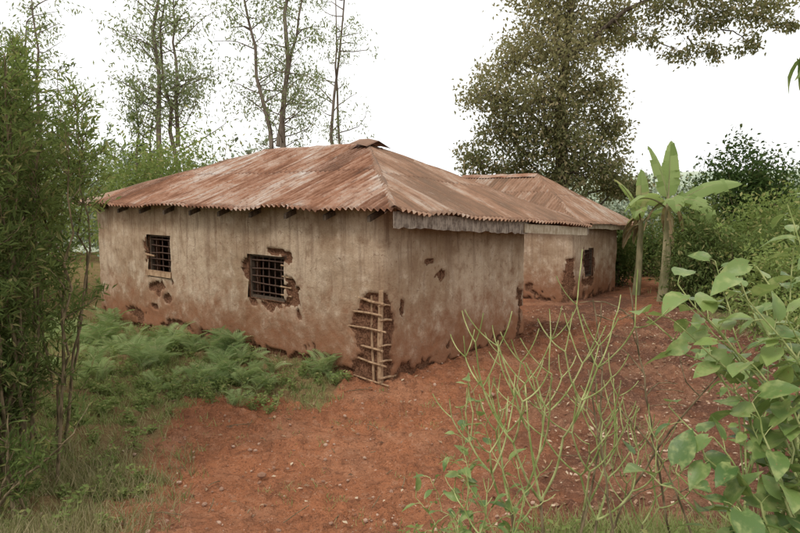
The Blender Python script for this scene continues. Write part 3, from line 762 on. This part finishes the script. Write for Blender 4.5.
def pencil(base, n, h, name='pencil_bush', tilt=(0, 0), maxlev=4, r=.0095, sp0=.28):
    mb = MB()
    def grow(p, d, ln, r, lev):
        m = 7; pts = [p]; dd = nrm(d)
        for i in range(m):
            dd = nrm(dd+np.array([0, 0, .13])+R.normal(size=3)*.03); pts.append(pts[-1]+dd*ln/m)
        tube(mb, pts, np.linspace(r, r*.85, m+1), 7, 0 if lev > 0 else 1, R.uniform(0, 1))
        if lev >= maxlev: return
        k = R.choice([2, 2, 3] if lev < 3 else [1, 2, 2, 3]); a0 = R.uniform(0, 6.28)
        u = nrm(np.cross(dd, [.3, .2, 1])); v = np.cross(dd, u)
        for j in range(k):
            a = a0+j*6.283/k+R.normal()*.3; sp = R.uniform(.6, 1.5)
            grow(pts[-1], dd+(u*math.cos(a)+v*math.sin(a))*sp, ln*R.uniform(.6, .95), r*.76, lev+1)
    for i in range(n):
        b = np.array(base, float)+R.normal(size=3)*[.05, .05, 0]
        grow(b, np.array([tilt[0]+R.normal()*sp0, tilt[1]+R.normal()*.2, 1.]), h*R.uniform(.85, 1.15), r, 0)
    mb.build(name, [M['green_stem'], M['twig']])
def gz(x, y): return [x, y, float(gh(x, y))-.03]
pencil(gz(.72, 3.1), 2, .42, tilt=(-.05, 0), r=.0085)
pencil(gz(.95, 3.2), 2, .36, tilt=(.25, .1), r=.008)
pencil(gz(.48, 3.0), 1, .28, tilt=(-.2, 0), r=.007)
pencil(gz(1.3, 3.5), 2, .28, tilt=(.1, 0), r=.0065)
def canes():
    mb = MB()
    for p in ([(.85, 3.1), (1.15, 3.3, 1.45), (1.02, 3.4, 1.95)], [(1.0, 3.2), (1.2, 3.2, 1.2), (1.75, 3.2, 1.75)], [(1.6, 3.2), (1.35, 3.2, 1.4), (.95, 3.3, 1.5)], [(1.1, 3.0), (.98, 3.0, 1.2), (.92, 3.1, 1.65)], [(1.5, 3.3), (1.3, 3.4, 1.5), (1.25, 3.5, 2.0)]):
        P = np.array([gz(*p[0]), p[1], p[2]], float); t = np.linspace(0, 1, 14)[:, None]
        C = (1-t)**2*P[0]+2*t*(1-t)*(P[1]*1.0)+t**2*P[2]; C[1:-1] += R.normal(size=(12, 3))*.004
        tube(mb, C, np.linspace(.007, .003, 14), 6, 0)
        for k in range(4):
            i = R.randint(4, 13); e = C[i]+R.normal(size=3)*[.10, .08, .05]+[0, 0, .1]; tube(mb, curve(C[i], e, 5, .1), np.linspace(.004, .002, 5), 5, 0)
    mb.build('bare_canes', [M['twig']])
canes()

def broad_shrub(name, stems, L, W, step=.09, mat='leaf_broad', r=.008, tone=(0, 1)):
    mb = MB()
    for P in stems:
        P = np.array(P, float); q = np.linspace(0, 1, 14); t0 = np.linspace(0, 1, len(P))
        C = np.column_stack([np.interp(q, t0, P[:, i]) for i in range(3)])
        for _ in range(3): C[1:-1] = (C[:-2]+C[1:-1]*2+C[2:])/4
        C[1:-1] += R.normal(size=(12, 3))*.008
        tube(mb, C, np.linspace(r, r*.35, 14), 6, 0)
        ln = np.linalg.norm(np.diff(C, axis=0), axis=1).sum(); n = int(ln*.8/step)
        for k in range(n):
            u = .22+.78*k/max(1, n-1); j = min(12, int(u*13)); p = C[j]+(C[j+1]-C[j])*(u*13-j); tan = nrm(C[j+1]-C[j])
            a = k*2.5+R.normal()*.4; s1 = nrm(np.cross(tan, [.1, .2, 1])); s2 = np.cross(tan, s1)
            d = nrm(s1*math.cos(a)+s2*math.sin(a)+tan*.5+[0, 0, .15])
            pe = p+d*R.uniform(.02, .07); tube(mb, [p, (p+pe)/2+[0, 0, .004], pe], .002, 4, 0)
            d2 = d+np.array([0, 0, R.uniform(-.7, .1)])
            A, B, N = frame(d2[None], 2.0); s = R.uniform(.5, 1.25)
            inst(mb, BROAD[0] if k % 2 else BROAD2[0], BROAD[1] if k % 2 else BROAD2[1], pe[None], A, B, N, L*s, W*s, 1, R.uniform(*tone), True)
    mb.build(name, [M['green_stem'], M[mat]])
bs = gz(1.85, 2.6); S = []
for tx, ty, tz in [(1.25,2.9,2.10), (1.42,2.7,2.15), (1.6,2.9,2.18), (1.35,3.1,2.0), (1.2,2.8,1.95), (1.7,2.6,2.3), (1.85,2.9,2.2), (1.12,2.9,1.95), (1.5,2.8,2.05), (1.6,2.6,1.95), (1.75,2.9,1.8), (1.9,3.2,2.45), (1.3,2.7,1.98)]:
    m = [(bs[0]+tx)/2+.16, (bs[1]+ty)/2, (bs[2]+tz)/2+.22]; S.append([bs+R.normal(size=3)*[.08, .08, 0], m, [tx, ty, tz]])
broad_shrub('broadleaf_shrub', S, .125, .085, .075, tone=(.3, 1))
bs = gz(1.65, 2.5); S = []
for tx, ty, tz in [(1.15,2.7,1.6), (1.3,2.6,1.5), (1.45,2.6,1.65), (1.15,2.6,1.35), (1.5,2.5,1.4), (1.05,2.8,1.3), (1.3,2.4,1.3), (1.6,2.7,1.7), (1.35,2.5,1.25), (1.5,2.7,1.55)]:
    m = [(bs[0]+tx)/2+.05, (bs[1]+ty)/2, (bs[2]+tz)/2+.1]; S.append([bs+R.normal(size=3)*[.1, .08, 0], m, [tx, ty, tz]])
broad_shrub('broadleaf_shrub', S, .16, .11, .085, tone=(0, .6))
bs = gz(2.6, 4.3); S = []
for k in range(16):
    tx, ty, tz = R.uniform(2.0, 3.3), R.uniform(3.9, 5.0), R.uniform(1.2, 2.4)
    S.append([bs+R.normal(size=3)*[.15, .15, 0], [(bs[0]+tx)/2, (bs[1]+ty)/2, (bs[2]+tz)/2+.2], [tx, ty, tz]])
broad_shrub('broadleaf_shrub', S, .13, .08)
S = []
for (x, y, z) in [(.30,3.1,1.45), (.15,3.1,1.1), (.38,3.2,1.3), (.25,3.0,1.25), (.6,3.0,1.0), (.08,3.2,.95), (.33,3.1,1.6)]:
    b = gz(.38+R.normal()*.08, 3.0); S.append([b, [b[0]-.05, b[1], (b[2]+z)/2], [x, y, z]])
broad_shrub('leafy_weed', S, .07, .04, .035, 'leaf_broad', .004)
weeds('weed_patch', [(R.uniform(.0, 2.0), R.uniform(2.8, 3.7)) for i in range(40)], .28, .055, .028, 'leaf_bright', (3, 6))

def side_tree():
    mb = MB(); b = gz(3.6, 3.6)
    tube(mb, curve(b, [3.5, 3.7, 4.6], 8, .03), np.linspace(.07, .03, 8), 8, 0)
    for e in ([1.86, 3.1, 3.12], [1.95, 3.1, 3.2], [2.6, 3.2, 3.7], [3.2, 4.2, 4.4], [4.2, 3.3, 4.2], [2.9, 4.4, 4.1]):
        B = curve([3.5, 3.7, 3.9], e, 8, .05); tube(mb, B, np.linspace(.02, .004, 8), 5, 0)
        n = 16; P = np.repeat(B[-3:], 6, 0)[:n]
        leaves(mb, P, .16, .05, 1, R.uniform(0, .7, n), 1.2, .5, BROAD2)
    mb.build('roadside_tree', [M['bark'], M['leaf_broad']])
side_tree()

# ------------------------------------------------------------------ litter
def litter():
    mb = MB(); n = 15000
    x = R.uniform(-3, 7, n); y = R.uniform(4, 16, n)
    keep = R.uniform(0, 1, n) < (.14+.86*sst(.2, 2.0, x-.25*(y-5)))*(.25+.75*sst(.4, .6, fbm(x*1.5, y*1.5, 44)))
    s, d = wallcoords(x, y); keep &= ~((s > 0) & (d < 0) & (s < 7.5) & (d > -3.6)); x, y = x[keep], y[keep]
    P = np.column_stack([x, y, gh(x, y)+.03]); m = len(P)
    d = R.normal(size=(m, 3)); d[:, 2] *= .3
    A, B, N = frame(d, 2.); sz = R.uniform(.02, .075, m)
    inst(mb, DIAM[0], DIAM[1], P, A, B, N, sz, sz*.5, 0, R.uniform(0, 1, m))
    for i in range(150):
        x, y = R.uniform(-2.2, 5), R.uniform(4.3, 12); z = float(gh(x, y))+.035; a = R.uniform(0, 3.1); l = R.uniform(.06, .3)
        tube(mb, [[x, y, z], [x+math.cos(a)*l*.5+.01, y+math.sin(a)*l*.5, z+.01], [x+math.cos(a)*l, y+math.sin(a)*l, z]], .004, 4, 1)
    mb.build('leaf_litter', [M['litter'], M['twig']])
    mb = MB(); t = (1+5**.5)/2
    T = nrm(np.array([(-1,t,0),(1,t,0),(-1,-t,0),(1,-t,0),(0,-1,t),(0,1,t),(0,-1,-t),(0,1,-t),(t,0,-1),(t,0,1),(-t,0,-1),(-t,0,1)]))
    F = [(0,11,5),(0,5,1),(0,1,7),(0,7,10),(0,10,11),(1,5,9),(5,11,4),(11,10,2),(10,7,6),(7,1,8),(3,9,4),(3,4,2),(3,2,6),(3,6,8),(3,8,9),(4,9,5),(2,4,11),(6,2,10),(8,6,7),(9,8,1)]
    n = 4200; x = R.uniform(-3, 6, n); y = R.uniform(4, 13, n); P = np.column_stack([x, y, gh(x, y)+.018])
    d = R.normal(size=(n, 3)); d[:, 2] *= .2; A, B, N = frame(d, 2.); sz = .005+.022*R.uniform(0, 1, n)**4
    inst(mb, T*[1, .8, .6], F, P, A, B, N, sz, sz, 0, .5)
    P = np.array([[-1.22, 5.5, float(gh(-1.22, 5.5))+.03], [1.15, 7.9, float(gh(1.15, 7.9))+.03]]); A, B, N = frame(np.array([[1, .2, 0], [.5, 1, 0.]]), 5)
    inst(mb, T*[1, .8, .6], F, P, A, B, N, .045, .05, 0, .5)
    mb.build('pebbles', [M['stone']])
litter()

# ------------------------------------------------------------------ light, sky, camera
w = bpy.data.worlds.new('World'); sc.world = w; w.use_nodes = True; nt = w.node_tree; nt.nodes.clear()
out = nt.nodes.new('ShaderNodeOutputWorld'); bg = nt.nodes.new('ShaderNodeBackground'); bg.inputs[1].default_value = .15
sky = nt.nodes.new('ShaderNodeTexSky'); sky.sky_type = 'NISHITA'; sky.sun_disc = False
el, az = 52, 215
sky.sun_elevation = math.radians(el); sky.sun_rotation = math.radians(az); sky.dust_density = 4; sky.air_density = 1.
hs = nt.nodes.new('ShaderNodeHueSaturation'); hs.inputs['Saturation'].default_value = .25
mx = nt.nodes.new('ShaderNodeMix'); mx.data_type = 'RGBA'; mx.inputs[0].default_value = .78; mx.inputs[7].default_value = (9.8, 9.8, 9.7, 1)
nt.links.new(sky.outputs[0], hs.inputs['Color']); nt.links.new(hs.outputs[0], mx.inputs[6]); nt.links.new(mx.outputs[2], bg.inputs[0]); nt.links.new(bg.outputs[0], out.inputs[0])
sun = bpy.data.lights.new('sun', 'SUN'); sun.energy = 1.5; sun.angle = math.radians(14); sun.color = (1, .97, .91)
so = bpy.data.objects.new('sun', sun); sc.collection.objects.link(so)
e, a = math.radians(el), math.radians(az)
dirv = Vector((math.sin(a)*math.cos(e), math.cos(a)*math.cos(e), math.sin(e)))
so.rotation_euler = dirv.to_track_quat('Z', 'Y').to_euler(); so.location = (0, 0, 30)
cam = bpy.data.cameras.new('camera'); co = bpy.data.objects.new('camera', cam); sc.collection.objects.link(co)
co.location = (0, 0, 2.5); co.rotation_euler = (math.radians(90-6.3), 0, 0); cam.sensor_width = 36; cam.lens = 29.25
cam.clip_start = .05; cam.clip_end = 3000; sc.camera = co
sc.view_settings.view_transform = 'Standard'; sc.view_settings.look = 'None'; sc.view_settings.exposure = 0
